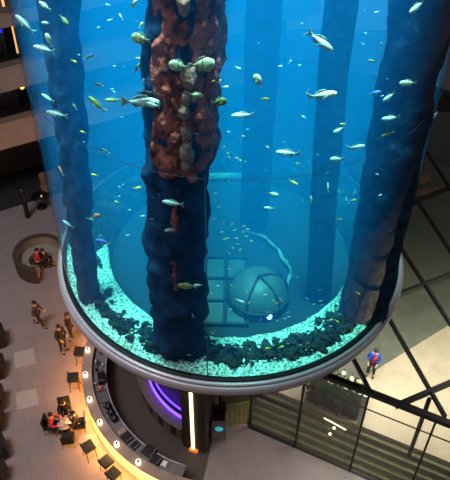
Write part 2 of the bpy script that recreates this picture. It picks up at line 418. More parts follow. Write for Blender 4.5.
# the round well in the middle with the lift dome
mat('well_floor', (8, 26, 36), .8, .35, .9)
mat('dome_panel', (70, 84, 82), .5, .15, 2)
mat('ledge', (120, 150, 148), .8, .6, 5, bump=.9)
well = empty('tank_well', (0, 0, -.5), 'round teal well floor inside the gravel ring of the tank', 'floor')
MB().lathe([(0, -.5), (RI, -.5)], 96).build('well_floor', 'well_floor', well)
MB().lathe([(4.19, -.5), (4.19, .04), (4.24, .05)], 120).build('well_wall', 'well_floor', well)
m = MB(); pts = []
for d in range(-20, 76, 3):
    q = Vector((-.4, -1.2, -.32))+pol(2.45+.12*noise.noise(Vector((d*.07, 0, 0))), d); pts.append(q)
m.tube(pts, [(.03+.15*abs(noise.noise(Vector((i*.37, 2, 0)))))*min(1, .25+i*.12, .25+(len(pts)-1-i)*.12) for i in range(len(pts))], 10)
tag(m.build('rock_ledge', 'ledge', loc=(-.4, -1.2, -.5)), 'pale curved rock ledge sweeping around the right of the lift dome', 'ledge')
m = MB().lathe([(4.0, -.5), (4.05, -.2), (4.2, -.16), (4.25, -.5)], 60, a0=70, a1=112, closed=True)
tag(m.build('rock_ledge', 'ledge', loc=(0, 4.1, -.5)), 'short pale rock ledge on the far edge of the well', 'ledge')
dc = Vector((.95, -2.1, -.5))
dome = empty('lift_dome', dc, 'pale rounded lift dome with dark bands seen through the water', 'lift')
MB().lathe([(1.02, 0), (1.0, .25), (.9, .6), (.7, .88), (.4, 1.05), (0, 1.1)], 40, dc).build('shell', 'dome_panel', dome)
for k in range(3):
    a = math.radians(-115+k*70)
    MB().tube([dc+Vector((1.04*math.cos(a)*math.cos(e), 1.04*math.sin(a)*math.cos(e), 1.12*math.sin(e))) for e in [i*PI/16 for i in range(9)]], .05, 8).build('rib', 'dark_metal', dome)
MB().lathe([(1.0, .3), (1.06, .3), (1.06, .42), (1.0, .42)], 40, dc, closed=True).build('band', 'dark_metal', dome)
MB().ball(dc+Vector((.35, -.95, .25)), (.1, .08, .16)).build('lamp', mat('well_lamp', (255, 255, 255), emit=(230, 245, 255), es=1.6), dome)
wc = Vector((-.25, -1.9, -.48))
win = empty('window_frame', wc, 'grey glazed frame with two tall panes left of the lift dome', 'window')
for i in range(2):
    for j in range(3):
        MB().box(wc+Vector((-.25+i*.72, -.9+j*1.0, .05)), (.56, .86, .05)).build('pane', mat('grey_pane', (56, 70, 68), .5, .2, 2), win)
for i in range(3): MB().box(wc+Vector((-.62+i*.73, .1, .08)), (.09, 3.1, .12)).build('mullion', 'dark_metal', win)
for j in range(4): MB().box(wc+Vector((.11, -1.4+j*1.0, .08)), (1.5, .09, .12)).build('mullion', 'dark_metal', win)

# ================================================================== FISH
def fish_body(L, H, T, tail=.2, fork=.5, nseg=14):
    """length along +x (nose at +x), height z, thickness y"""
    m = MB(); vs = []; fs = []; n = 12
    for i in range(nseg+1):
        u = i/nseg
        prof = math.sin(PI*min(1, (u*.93+.03))**.75)**.8*(1-.0*u)
        prof = max(prof, .10 if u > .8 else .03)
        x = L*(.5-u*(1-tail))
        for k in range(n):
            t = 2*PI*k/n
            vs.append((x, T/2*prof*math.cos(t), H/2*prof*math.sin(t)))
    for i in range(nseg):
        for k in range(n): fs.append((i*n+k, (i+1)*n+k, (i+1)*n+(k+1) % n, i*n+(k+1) % n))
    fs += [tuple(range(n)), tuple(range(nseg*n, nseg*n+n))[::-1]]
    m.add(vs, fs, True); return m
def slab(m, pts, th):
    n = len(pts); vs = [(x, -th/2, z) for x, z in pts]+[(x, th/2, z) for x, z in pts]
    m.add(vs, [tuple(range(n)), tuple(range(n, 2*n))[::-1]]+[(i, n+i, n+(i+1) % n, (i+1) % n) for i in range(n)])
    return m
mat('fish_silver', (190, 245, 240), .45, .15, 9)
mat('fish_pale_yellow', (190, 225, 180), .5, .25, 7)
mat('fish_yellow', (240, 225, 70), .5, .1)
mat('fish_orange', (240, 150, 110), .5, .1)
mat('fish_dark', (45, 60, 62), .6, .2)
mat('fish_green', (120, 150, 80), .6, .4, 9)
mat('fish_blue', (60, 130, 255), .5, .1)
mat('fish_fin', (150, 190, 170), .6, .2)
mat('eye', (12, 12, 14), .2)
PROT = {}
def fish_proto(kind, m):
    """kind slender/deep/mid; returns root empty of a unit-long fish with parts"""
    root = empty('fish', (0, 0, 0))
    H, T = {'slender': (.26, .17), 'mid': (.40, .2), 'deep': (.62, .2)}[kind]
    fb_ = fish_body(1, H, T).build('body', m, root)
    tl = .36 if kind != 'deep' else .3
    slab(MB(), [(-.28, .03), (-.38, .06), (-.52, tl/2), (-.46, .03), (-.45, 0), (-.46, -.03), (-.52, -tl/2), (-.38, -.06), (-.28, -.03)], .02).build('tail_fin', 'fish_fin', root)
    slab(MB(), [(.22, H*.42), (.10, H*.5+.08), (-.10, H*.42+.07), (-.24, H*.22+.03), (-.2, H*.15), (.1, H*.38)], .018).build('dorsal_fin', 'fish_fin', root)
    slab(MB(), [(-.02, -H*.42), (-.12, -H*.40-.08), (-.24, -H*.2-.02), (-.2, -H*.12)], .018).build('anal_fin', 'fish_fin', root)
    for s in (-1, 1):
        MB().ball((.37, s*T*.30, H*.10), .03, 8, 6).build('eye', 'eye', fb_)
        sl = slab(MB(), [(0, .03), (-.14, .02), (-.17, -.06), (-.03, -.03)], .012).build('pectoral_fin', 'fish_fin', root)
        sl.location = (.16, s*(T*.5), -.03); sl.rotation_euler = (0, 0, -s*.4)
    if kind == 'deep':
        for x, hh in ((.27, .40), (.02, .50), (-.2, .33)):
            MB().tube([(x, T*.52*hh*2*math.cos(k*PI/8), H*1.01*hh*math.sin(k*PI/8)) for k in range(17)], .014, 6, caps=False).build('stripe', 'fish_dark', fb_)
    return root
def orient(o, ang, flip, size):
    """heading in the picture plane by ang degrees, level roll"""
    a = math.radians(ang)
    h = (Vector((1, 0, 0))*math.cos(a)+Vector((0, .35, 1)).normalized()*math.sin(a)*1.0)
    h.y += random.uniform(-.25, .25); h.normalize()
    up = Vector((0, 0, 1)); side = up.cross(h)
    if side.length < .3: side = Vector((0, 1, 0))
    side.normalize(); up = h.cross(side)
    Rm = Matrix((h, side, up)).transposed()
    o.rotation_euler = Rm.to_euler(); o.scale = (size, size, size)
def fish_at(px, py, rad): 
    q = cyl_hit(px, py, rad)
    return q
def make_fish(px, py, lpx, ang, kind, m, label, rad=5.3):
    q = None; rr = rad
    while q is None or math.hypot(q.x, q.y) > 5.66:
        q = cyl_hit(px, py, rr)
        if q is None: rr += .05
        if rr > 5.66:
            # beside the silhouette: take the nearest point to the axis
            d = ray(px, py); t = -(CAM.x*d.x+CAM.y*d.y)/(d.x**2+d.y**2); q = CAM+d*t; break
    dist = (q-CAM).dot(FW); size = lpx*dist/FPX
    key = (kind, m)
    if key not in PROT: o = PROT[key] = fish_proto(kind, m)
    else: o = copy_tree(PROT[key])
    o.location = q; orient(o, ang, False, size)
    tag(o, label, 'fish', group='larger fish in the tank')
SI, PY, YE, OR, DK, GR, BL = 'fish_silver', 'fish_pale_yellow', 'fish_yellow', 'fish_orange', 'fish_dark', 'fish_green', 'fish_blue'
BIG = [
 (25, 24, 24, 135, 'slender', SI, 'slender cyan fish nosing up along the upper left glass'),
 (45, 6, 14, 150, 'mid', PY, 'plump pale fish at the top left, just under the picture edge'),
 (46, 23, 9, 180, 'mid', SI, 'small bright fish below the plump pale one at top left'),
 (49, 40, 14, 110, 'deep', PY, 'upright deep-bodied pale yellow fish at upper left'),
 (44, 49, 23, 172, 'slender', SI, 'long bright cyan fish right below the upright yellow one at upper left'),
 (64, 20, 13, -50, 'mid', GR, 'dim green fish diving, right of the small bright fish at upper left'),
 (48, 98, 15, 155, 'slender', SI, 'upper one of two pale fish by the left glass at mid height'),
 (57, 114, 22, 170, 'slender', SI, 'lower one of two pale fish by the left glass at mid height'),
 (97, 104, 22, 140, 'slender', GR, 'greenish fish tilted nose-up left of the long forked-tail fish'),
 (113, 100, 16, 178, 'slender', GR, 'thin dim fish just left of the forked tail of the long silver fish'),
 (141, 39, 20, 175, 'deep', PY, 'big rounded pale fish left of the front pillar with its head left'),
 (141, 102, 40, -6, 'slender', SI, 'long silver fish with a wide forked tail overlapping the left of the front pillar'),
 (145, 93, 16, 0, 'slender', DK, 'dark fish just above the long silver fish at the front pillar'),
 (144, 84, 12, 90, 'slender', SI, 'thin pale fish standing on its tail beside the front pillar'),
 (134, 4, 10, 60, 'mid', PY, 'small pale fish at the top edge left of the front pillar'),
 (179, 66, 21, 180, 'deep', PY, 'left one of the two round pale fish in front of the coral pillar'),
 (202, 65, 26, 0, 'deep', PY, 'right, larger one of the two round pale fish in front of the coral pillar'),
 (196, 95, 15, 0, 'mid', PY, 'small yellow-white fish below the two round pale fish'),
 (153, 105, 15, 170, 'mid', SI, 'pale fish with its head left on the dark edge of the front pillar'),
 (219, 102, 16, 0, 'deep', GR, 'dark green striped fish at the right edge of the coral pillar'),
 (258, 81, 15, 110, 'deep', PY, 'diamond-shaped pale yellow fish in the upper middle of the tank'),
 (265, 99, 9, 0, 'mid', GR, 'small olive fish below the diamond-shaped one'),
 (243, 115, 23, 180, 'slender', SI, 'slender cyan fish swimming level in the upper middle'),
 (320, 41, 32, -33, 'slender', SI, 'large silver fish diving to the right in the upper right of the tank'),
 (322, 95, 30, 8, 'slender', PY, 'large pale fish with a forked tail swimming right at mid height'),
 (417, 7, 19, -140, 'mid', SI, 'bright fish heading down-left at the top right'),
 (444, 14, 20, -135, 'slender', SI, 'bright fish nosing down by the upper right edge of the picture'),
 (408, 83, 17, 190, 'mid', PY, 'striped pale fish in front of the right pillar'),
 (389, 97, 14, 220, 'mid', SI, 'small cyan fish on the left edge of the right pillar'),
 (391, 118, 18, 195, 'slender', SI, 'cyan fish sloping down-left in front of the right pillar'),
 (388, 134, 14, 200, 'slender', GR, 'greyish fish under the sloping cyan fish at the right pillar'),
 (436, 85, 9, 180, 'mid', SI, 'small cyan fish close to the right glass'),
 (428, 104, 12, 85, 'slender', SI, 'upright thin cyan fish by the right glass'),
 (416, 153, 11, 30, 'deep', SI, 'short bright cyan fish near the right glass below the seam'),
 (435, 116, 9, 70, 'mid', SI, 'small pale fish touching the right edge of the tank'),
 (375, 93, 12, 15, 'mid', BL, 'vivid blue fish left of the right pillar'),
 (339, 130, 12, 210, 'mid', SI, 'small pale fish nosing down-left with a yellow neighbour, right of centre'),
 (356, 147, 18, 15, 'slender', SI, 'pale slender fish rising to the right between the two right pillars'),
 (337, 159, 14, 180, 'mid', SI, 'pale fish swimming level below the pale slender one, right of centre'),
 (288, 153, 24, 185, 'slender', SI, 'slender pale fish left of the smooth pillar near the seam'),
 (293, 182, 11, -20, 'slender', YE, 'yellow fish just under the seam right of centre'),
 (273, 194, 12, -20, 'mid', PY, 'yellowish fish above the curved pale ledge'),
 (270, 208, 12, 180, 'slender', SI, 'dim pale fish close above the curved pale ledge'),
 (328, 187, 10, 95, 'slender', SI, 'upright pale fish on the smooth pillar'),
 (311, 200, 10, 95, 'slender', SI, 'upright dim fish left of the smooth pillar'),
 (173, 203, 22, 178, 'slender', SI, 'pale blue slender fish across the lower front pillar'),
 (170, 230, 11, 180, 'mid', SI, 'small oval pale fish on the lower front pillar'),
 (187, 286, 19, 180, 'mid', GR, 'green-yellow oval fish low on the front pillar'),
 (198, 285, 9, 180, 'slender', SI, 'small pale fish behind the green-yellow oval one'),
 (103, 242, 14, 150, 'mid', BL, 'blue and white fish near the lower left pillar'),
 (105, 151, 11, 155, 'slender', DK, 'thin dark fish tilted across the left water'),
 (99, 85, 9, 160, 'mid', DK, 'small dark grey fish above the greenish one at left'),
 (89, 57, 11, 25, 'slender', DK, 'thin dark fish in the upper left water'),
 (137, 68, 11, 60, 'slender', GR, 'dim thin fish left of the front pillar'),
 (68, 224, 13, 150, 'slender', SI, 'cyan fish by the left glass below mid height'),
 (67, 210, 10, 110, 'slender', OR, 'pink-orange fish by the left glass'),
 (61, 171, 11, 110, 'slender', OR, 'pinkish thin fish at the left glass'),
 (96, 216, 9, 20, 'deep', OR, 'small salmon-coloured fish left of the front pillar'),
]
for i, b in enumerate(BIG):
    random.seed(100+i)
    make_fish(*b, rad=(5.62 if 125 < b[0] < 222 and b[1] < 300 else random.choice((5.6, 5.55, 5.45)) if b[0] < 105 or b[0] > 355 else random.choice((5.5, 5.3, 5.1))))
# countless small ones: single meshes, as small as they show
def small_proto(m):
    b = fish_body(1, .36, .18, nseg=8); slab(b, [(-.28, .03), (-.5, .16), (-.45, 0), (-.5, -.16), (-.28, -.03)], .03)
    return b.build('small_fish', m)
SP = {}
def small(px, py, lpx, m, label, group, rad):
    q = cyl_hit(px, py, rad)
    if q is None: q = cyl_hit(px, py, 5.3)
    if q is None or q.z < .12: return
    if m not in SP: o = SP[m] = small_proto(m)
    else: o = SP[m].copy(); col.objects.link(o)
    size = lpx*(q-CAM).dot(FW)/FPX
    o.location = q; orient(o, random.choice((0, 20, 160, 180, 200, -30, 60, 120)), False, size); tag(o, label, 'fish', group)
random.seed(5)
for px, py in ((235, 230), (243, 232), (228, 238), (238, 244), (233, 248), (240, 250), (247, 236), (225, 239), (252, 241), (232, 224), (244, 226), (229, 253), (219, 207), (215, 193), (216, 200), (229, 181), (214, 219), (237, 238), (222, 232), (248, 229), (224, 147), (228, 153), (237, 158), (240, 160), (243, 136), (229, 157)):
    small(px, py, 3.4, YE, 'tiny yellow fish of the loose swarm in the middle of the tank', 'yellow swarm in the middle', 5.0)
for px, py, l, m in ((74, 61, 6, YE), (75, 107, 7, GR), (83, 132, 6, YE), (95, 175, 7, YE), (137, 188, 8, YE), (90, 219, 8, GR), (153, 219, 6, YE), (141, 25, 7, YE), (138, 58, 5, YE), (117, 202, 5, YE), (343, 124, 6, YE), (372, 61, 8, GR), (400, 134, 7, YE), (423, 81, 7, YE), (419, 74, 6, GR), (418, 93, 5, YE), (396, 171, 4, YE), (339, 219, 7, GR), (353, 200, 6, YE), (395, 228, 6, YE), (374, 274, 6, YE), (358, 293, 5, YE), (293, 357, 7, YE), (330, 320, 6, YE), (337, 321, 6, YE), (281, 347, 7, YE), (347, 337, 5, YE), (268, 348, 6, YE), (189, 355, 4, YE), (213, 81, 4, YE), (220, 81, 4, YE)):
    small(px, py, l, m, 'small yellow-green fish scattered through the tank', 'scattered yellow fish', 5.3)
for px, py in ((229, 269), (247, 293), (277, 303), (300, 345), (118, 316), (308, 343), (281, 299)):
    small(px, py, 4, OR, 'tiny orange fish low over the well and the front gravel', 'orange fish low in the tank', 5.3)
for px, py in ((212, 257), (260, 321), (271, 320), (289, 312), (308, 299), (159, 195), (152, 197), (322, 305)):
    small(px, py, 5, BL, 'tiny blue fish low in the tank', 'blue fish low in the tank', 5.2)
for px, py, l in ((60, 228, 8), (63, 236, 10), (67, 243, 9), (66, 231, 7), (70, 250, 8), (74, 258, 7), (66, 215, 7), (197, 134, 5), (229, 132, 4), (121, 17, 7), (108, 5, 5), (110, 20, 6), (186, 42, 4), (238, 68, 7), (225, 87, 8), (213, 60, 4), (115, 66, 4), (128, 235, 5), (143, 216, 6), (240, 301, 10), (280, 66, 5), (300, 65, 4), (377, 12, 5), (365, 33, 4), (363, 44, 4), (290, 62, 5), (304, 117, 5), (193, 316, 5), (170, 161, 7), (397, 158, 5), (377, 174, 4), (399, 187, 4), (380, 195, 4), (396, 200, 4), (396, 218, 4), (416, 190, 5)):
    small(px, py, l, SI, 'tiny pale fish scattered through the tank', 'tiny pale fish', 5.3)
for i in range(46):
    small(random.uniform(70, 400), random.uniform(10, 290), random.uniform(2, 4), random.choice((SI, SI, YE, GR)), 'minute fish speck drifting in the blue water', 'minute fish', random.uniform(3, 5.2))
for i in range(34):
    small(random.uniform(195, 370), random.uniform(285, 352), random.uniform(2.5, 4), random.choice((SI, YE, GR, SI)), 'minute fish hovering over the front reef rocks', 'minute fish over the reef', random.uniform(5.0, 5.5))

# ================================================================== BAR UNDER THE TANK
A0, A1 = -255., -100.      # sweep of the bar (degrees)
bar = empty('bar_counter', pol(5.8, -160, FLOOR), 'curved outer bar counter with stone top and glowing amber front', 'bar counter')
MB().sector(5.62, 6.03, A0, A1, -6.65, -6.58, 90).build('counter_top', 'bar_top', bar, .01)
MB().sector(5.66, 5.92, A0, A1, FLOOR, -6.65, 90).build('front_panel', 'walnut', bar)
MB().sector(5.92, 5.95, A0, A1, FLOOR+.05, -6.68, 90).build('backlit_face', mat('backlit_onyx', (235, 170, 90), .5, .2, 2, emit=(255, 165, 50), es=9.0), bar)
MB().sector(5.955, 5.975, A0+30, A1, -6.95, -6.72, 90).build('light_strip', 'warm_glow', bar)
MB().tube([pol(6.02, d, FLOOR+.25) for d in range(int(A0), int(A1)+1, 3)], .025, 8).build('foot_rail', 'steel', bar)
wk = empty('work_counter', pol(5.3, -160, FLOOR), 'curved grey steel work counter along the inside of the bar', 'counter')
MB().sector(5.08, 5.6, -200, -107, -6.85, -6.8, 80).build('counter_top', 'work_top', wk, .01)
MB().sector(5.12, 5.58, -200, -107, FLOOR, -6.85, 80).build('cabinet', 'walnut', wk)
MB().tube([pol(5.08, d, -6.78) for d in range(-200, -106, 3)], .025, 8).build('edge_rail', 'rim_metal', wk)
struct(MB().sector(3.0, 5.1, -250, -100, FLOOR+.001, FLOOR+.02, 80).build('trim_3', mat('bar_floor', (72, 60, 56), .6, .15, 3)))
# little table lamps on the bar
lamp_az = (178.7, -169.2, -157.3, -146.1, -134.5, -123.4)
lamp_lab = ['farthest white cup lamp on the bar, close to the tank rim', 'second cup lamp on the bar counted from the tank rim', 'third cup lamp on the bar counted from the tank rim, beside the seated group', 'fourth cup lamp on the bar, next to the three black pots', 'fifth cup lamp on the bar, nearest the black tray', 'nearest cup lamp on the bar, at the bottom of the picture']
first_lamp = None
z0 = -6.58
for a, lb in zip(lamp_az, lamp_lab):
    loc = pol(5.87, a, z0)
    if first_lamp is None:
        t = first_lamp = empty('table_lamp', loc)
        MB().lathe([(0, 0), (.08, 0), (.10, .03), (.095, .16), (.08, .2), (.065, .2), (.07, .05), (0, .05)], 24, loc).build('shade', 'lamp_white', t)
        MB().lathe([(0, .05), (.045, .05), (.045, .23), (0, .24)], 12, loc).build('snuffer', 'black_plastic', t)
    else: t = copy_tree(first_lamp); t.location = loc
    tag(t, lb, 'lamp', 'cup lamps on the bar')
# stools
def make_stool():
    t = empty('bar_stool', (0, 0, 0))
    MB().box((0, 0, .74), (.46, .46, .12)).build('seat', 'black_fabric', t, .02)
    MB().box((0, -.21, .84), (.46, .05, .12)).build('backrest', 'black_fabric', t, .02)
    for x in (-.17, .17):
        for y in (-.17, .17): MB().tube([(x*1.15, y*1.15, 0), (x, y, .7)], .015, 6).build('leg', 'dark_metal', t)
    MB().tube([(-.19, -.19, .25), (.19, -.19, .25), (.19, .19, .25), (-.19, .19, .25), (-.19, -.19, .25)], .01, 6).build('foot_ring', 'dark_metal', t)
    return t
st0 = None
for (px, py, lb) in ((80, 351, 'half-hidden black bar stool at the farthest cup lamp'), (73, 377, 'black bar stool beside the second cup lamp, far from the seated group'), (88, 446, 'black bar stool alone below the seated group, farthest of the three near ones'), (106, 461, 'black bar stool in the middle of the three near ones'), (113, 473, 'black bar stool touching the bottom of the picture at the bar')):
    c = W(px, py, FLOOR+.78); t = st0 or make_stool()
    if st0: t = copy_tree(st0)
    st0 = st0 or t
    t.location = (c.x, c.y, FLOOR); t.rotation_euler.z = math.atan2(-c.y, -c.x)-PI/2
    tag(t, lb, 'stool', 'black bar stools')
# things on the work counter
def on_counter(az, r=5.33): return pol(r, az, -6.8)
for i, (a, lb) in enumerate(((-152.5, 'round black pot on the work counter, farthest of three in a row'), (-149.2, 'round black pot on the work counter, middle of three in a row'), (-145.8, 'round black pot on the work counter, nearest of three in a row'))):
    q = on_counter(a, 5.28)
    t = empty('coffee_pot', q, lb, 'pot', 'black pots on the work counter')
    MB().lathe([(0, 0), (.12, 0), (.15, .08), (.14, .2), (.06, .24), (0, .25)], 20, q).build('body', 'black_plastic', t); pb_ = t.children[0]
    MB().ball(q+Vector((0, 0, .27)), .03, 8, 6).build('lid_knob', 'steel', pb_)
    MB().tube([q+Vector((-.15, 0, .18)), q+Vector((-.23, 0, .16)), q+Vector((-.23, 0, .07)), q+Vector((-.14, 0, .05))], .014, 6).build('handle', 'black_plastic', pb_)
def tray(az, w, d, h, m, lb, name='tray', cat='tray', r=5.33):
    q = on_counter(az, r); rz = math.radians(az)
    t = empty(name, q, lb, cat)
    MB().box(q+Vector((0, 0, h/2)), (d, w, h), rz).build('body', m, t, .01)
    for s in (-1, 1):
        c = q+Vector((0, 0, h+.01)); off = Vector((-math.sin(rz), math.cos(rz), 0))*s*w*.42
        MB().box(c+off, (d*.9, .03, .03), rz).build('rim', 'steel' if m != 'steel' else 'dark_metal', t)
    return t
tray(-135.5, .42, .36, .12, 'black_plastic', 'black square tray on the work counter beside the fifth cup lamp')
tray(-139.5, .30, .34, .05, 'bar_top', 'pale chopping board on the work counter between pots and black tray', 'chopping_board', 'board')
tray(-130.5, .26, .34, .10, 'dark_metal', 'dark till box on the work counter just past the black tray', 'till', 'till')
tray(-124.0, .5, .42, .18, 'black_plastic', 'large black machine on the work counter near the nearest cup lamp', 'coffee_machine', 'machine', 5.2)
tray(-119.5, .4, .36, .14, 'black_plastic', 'black box at the near end of the work counter', 'storage_box', 'box')
tray(-115.5, .26, .22, .10, 'white_paint', 'white box at the near end of the work counter', 'storage_box', 'box')
tray(-158.5, .7, .4, .04, 'steel', 'plain steel drip tray on the work counter before the pots', 'drip_tray', 'tray')
tray(-167.5, .5, .3, .3, 'black_plastic', 'black espresso machine on the work counter under the rim', 'espresso_machine', 'machine', 5.25)
random.seed(11)
for i in range(16):
    q = on_counter(random.uniform(-186, -165), random.uniform(5.18, 5.55))
    t = empty('bottle', q, 'bottle in the cluttered far end of the work counter', 'bottle', 'bottles on the work counter')
    m_ = ('black_plastic', 'steel', 'white_paint')[i % 3]
    MB().lathe([(0, 0), (.045, 0), (.045, .17), (.016, .23), (.016, .29), (0, .29)], 12, q).build('body', m_, t)
    MB().lathe([(0, .29), (.02, .29), (.02, .32), (0, .32)], 10, q).build('cap', 'dark_metal', t)
q = on_counter(-163.5, 5.35)
tag(MB().ball(q+Vector((0, 0, .07)), (.09, .09, .07), 12, 8).build('orange_bowl', mat('orange_glaze', (235, 110, 50), .4), loc=q), 'small orange bowl on the work counter below the bottles', 'bowl')

# back bar round the lift core
bb = empty('back_bar', pol(3.7, -140, FLOOR), 'curved brown back bar around the lift core with purple light bands', 'back bar')
MB().sector(3.38, 3.84, -172, -117.5, -6.75, -6.7, 60).build('counter_top', mat('back_top', (112, 92, 82), .5, .1, 4), bb, .01)
cab = MB().sector(3.42, 3.76, -172, -118, FLOOR, -6.75, 60).build('cabinet', mat('cabinet_wood', (104, 84, 74), .6, .15, 3), bb)
for k in range(5):
    a = -168+k*10.5
    MB().sector(3.76, 3.78, a, a+4, FLOOR+.2, -6.95, 6).build('door', 'black_plastic', cab)
MB().sector(3.36, 3.42, -160, -120, -6.7, -6.58, 50).build('light_band', 'purple_led', bb)
MB().sector(3.22, 3.27, -154, -120, -6.42, -6.33, 50).build('light_band', mat('violet_led', (120, 80, 255), emit=(100, 55, 255), es=2.8), bb)
MB().sector(3.15, 3.40, -160, -119, -6.72, -6.7, 50).build('shelf', 'dark_metal', bb)
q = pol(3.6, -165, -6.7)
tag(MB().lathe([(0, 0), (.13, 0), (.15, .12), (.1, .2), (0, .22)], 16, q).build('ice_bucket', 'black_plastic', loc=q), 'black ice bucket at the far end of the back bar', 'bucket')
core = struct(MB().sector(0.3, 3.12, -250, -104, FLOOR, -.95, 70).build('wall_core', 'walnut'))
pl = empty('light_column', pol(3.8, -107.5, FLOOR), 'dark brown pier with a tall warm white light strip beside the back bar', 'column')
MB().sector(2.6, 3.9, -116, -102, FLOOR, -.9, 10).build('pier', 'walnut', pl)
MB().sector(3.9, 3.95, -110.3, -108.6, FLOOR+.15, -.92, 3).build('light_strip', 'strip_white', pl)
MB().sector(3.88, 4.02, -111.5, -106.5, FLOOR, FLOOR+.16, 4).build('base', mat('amber_base', (225, 140, 60), .5, emit=(255, 140, 40), es=.5), pl)
# kiosk
kc = W(219, 441, FLOOR); kc = Vector((kc.x, kc.y+.35, FLOOR))
ki = empty('kiosk', kc, 'grey kiosk with black top and round cyan light, right of the light strip', 'kiosk')
MB().box(kc+Vector((0, 0, .62)), (.58, .62, 1.24)).build('body', mat('kiosk_grey', (110, 104, 104), .4), ki, .02)
MB().box(kc+Vector((0, .02, 1.27)), (.46, .46, .06)).build('top_panel', 'black_plastic', ki, .01)
rl = MB().lathe([(0, 0), (.15, 0), (.17, -.03)], 24, kc).build('round_light', mat('cyan_light', (90, 220, 230), emit=(50, 190, 205), es=.55), ki)
rl.location = (0, -.325, .82); rl.rotation_euler = (math.radians(90), 0, 0)
MB().box(kc+Vector((0, .2, 1.5)), (.5, .08, .4)).build('screen_back', 'dark_metal', ki, .01)
# curved olive panel wall
cw = empty('curved_screen', pol(2.55, -78, FLOOR), 'curved olive-yellow panelled screen between kiosk and glass wall', 'screen')
mat('olive_panel', (150, 142, 88), .6, .25, 2); mat('olive_dark', (84, 92, 74), .6, .3, 2)
for k in range(7):
    a = -96+k*4.2
    MB().sector(2.48, 2.55, a+.15, a+4.05, FLOOR, FLOOR+1.5, 4).build('lower_panel', 'olive_panel', cw)
    MB().sector(2.46, 2.52, a+.15, a+4.05, FLOOR+1.52, -.95, 4).build('upper_panel', 'olive_dark', cw)
MB().sector(2.4, 2.47, -98, -66, FLOOR, -.95, 12).build('frame', 'dark_metal', cw)

# ================================================================== GLASS PAVILION (right)
O = Vector((.91, -2.61, 0)); WD = Vector((.9063, -.4226, 0)); WN = Vector((.4226, .9063, 0)); RZ = -2.5; rzw = math.atan2(WD.y, WD.x)
def pv(s, n, z): return O+WD*s+WN*n+Vector((0, 0, z))
gw = empty('glass_wall', pv(5, 0, FLOOR), 'tall glass wall with black posts rising from the lobby floor at lower right', 'glass wall')
MB().box(pv(6.5, 0, (FLOOR+RZ)/2), (13, .03, RZ-FLOOR), rzw).build('pane', 'pane', gw)
posts = [0, 1.95, 4.2, 6.45, 8.7, 11]
for s_ in posts: MB().box(pv(s_, 0, (FLOOR+RZ)/2), (.07, .12, RZ-FLOOR), rzw).build('mullion', 'dark_metal', gw)
MB().box(pv(6.5, 0, RZ), (13, .2, .2), rzw).build('head_beam', 'dark_metal', gw)
MB().box(pv(6.5, 0, FLOOR+.03), (13, .12, .06), rzw).build('sill', 'dark_metal', gw)
MB().box(pv(6.5, 0, -3.45), (13, .04, .03), rzw).build('transom', 'dark_metal', gw)
MB().box(pv(1.0, 0, -5.3), (1.95, .05, .06), rzw).build('transom', 'dark_metal', gw)
rf = empty('glass_roof', pv(6, 4, RZ), 'flat glass roof on a grid of dark steel beams beside the tank', 'roof')
rp = [pv(-.5, .1, 0), pv(14, .1, 0), Vector((16, 12, 0)), Vector((7.6, 12, 0)), Vector((4.3, 5.5, 0)), Vector((1.5, 1, 0))]
MB().prism([(q.x, q.y) for q in rp], RZ+.02, RZ+.05).build('pane', 'pane', rf)
def ln(a, b, t0, t1):
    a = Vector(a); b = Vector(b); return a+(b-a)*t0, a+(b-a)*t1
for a, b, t0, t1 in (((5.58, -.44), (7.08, -5.37), -1.4, .98), ((6.84, 2.37), (7.99, -1.34), -1.6, 2.0), ((7.97, 5.29), (8.75, 2.42), -1.6, 3.2), ((4.75, -4.39), (4.36, -3.15), 0, 5), ((8.93, 8.96), (9.8, 5.0), -.5, 2.5)):
    p0, p1 = ln(a, b, t0, t1); MB().beam((p0.x, p0.y, RZ+.1), (p1.x, p1.y, RZ+.1), .09, .2).build('rafter', 'dark_metal', rf)
for a, b, t0, t1 in (((5.76, -4.76), (7.47, -3.94), -.15, 3), ((6.31, -.03), (8.48, 1.05), -.8, 2.4), ((7.85, 5.29), (9.53, 6.26), -1.2, 3)):
    p0, p1 = ln(a, b, t0, t1); MB().beam((p0.x, p0.y, RZ+.12), (p1.x, p1.y, RZ+.12), .14, .22).build('purlin', 'dark_metal', rf)
q = W(382, 299, RZ+.05)
MB().lathe([(0, .08), (.14, .08), (.17, 0)], 20, q).build('vent_cap', 'black_plastic', rf)
PF = -6.3
nd = Vector((6.69, -4.51, 0))
tag(MB().tube([(nd.x, nd.y, PF), (nd.x, nd.y, RZ-.1)], .08, 12).build('steel_post', 'dark_metal', loc=(nd.x, nd.y, PF)), 'round dark steel post under the glass roof behind the glass wall', 'post')
# raised floor of the pavilion and made-up steps in place of glass reflections
mat('paving_lit', (192, 172, 152), .7, .1, 2); mat('paving_shaded', (104, 104, 94), .7, .15, 2); mat('olive_step', (128, 124, 92), .7, .2, 3); mat('step_nose', (90, 88, 66), .7)
split0, split1 = Vector((5.3, -1.2, 0)), Vector((13, 4.2, 0))  # diagonal shade and reflection edge put into the two paving colours
struct(MB().prism([(q.x, q.y) for q in (pv(-.3, 1.12, 0), pv(15, 1.12, 0), Vector((18, 8, 0)), split1, split0, pv(-.3, 1.7, 0))], FLOOR, PF).build('trim_4', 'paving_lit'))
struct(MB().prism([(q.x, q.y) for q in (pv(-.3, 1.71, 0), split0, split1, Vector((18, 8, 0)), Vector((18, 16, 0)), Vector((2, 16, 0)), Vector((1.6, 1.5, 0)))], FLOOR, PF-.005).build('trim_5', 'paving_shaded'))
stp = empty('reflection_steps', pv(6.5, .9, FLOOR), 'made-up olive steps standing in for reflections along the glass wall', 'steps')  # steps built in place of blurred reflections in the glass wall
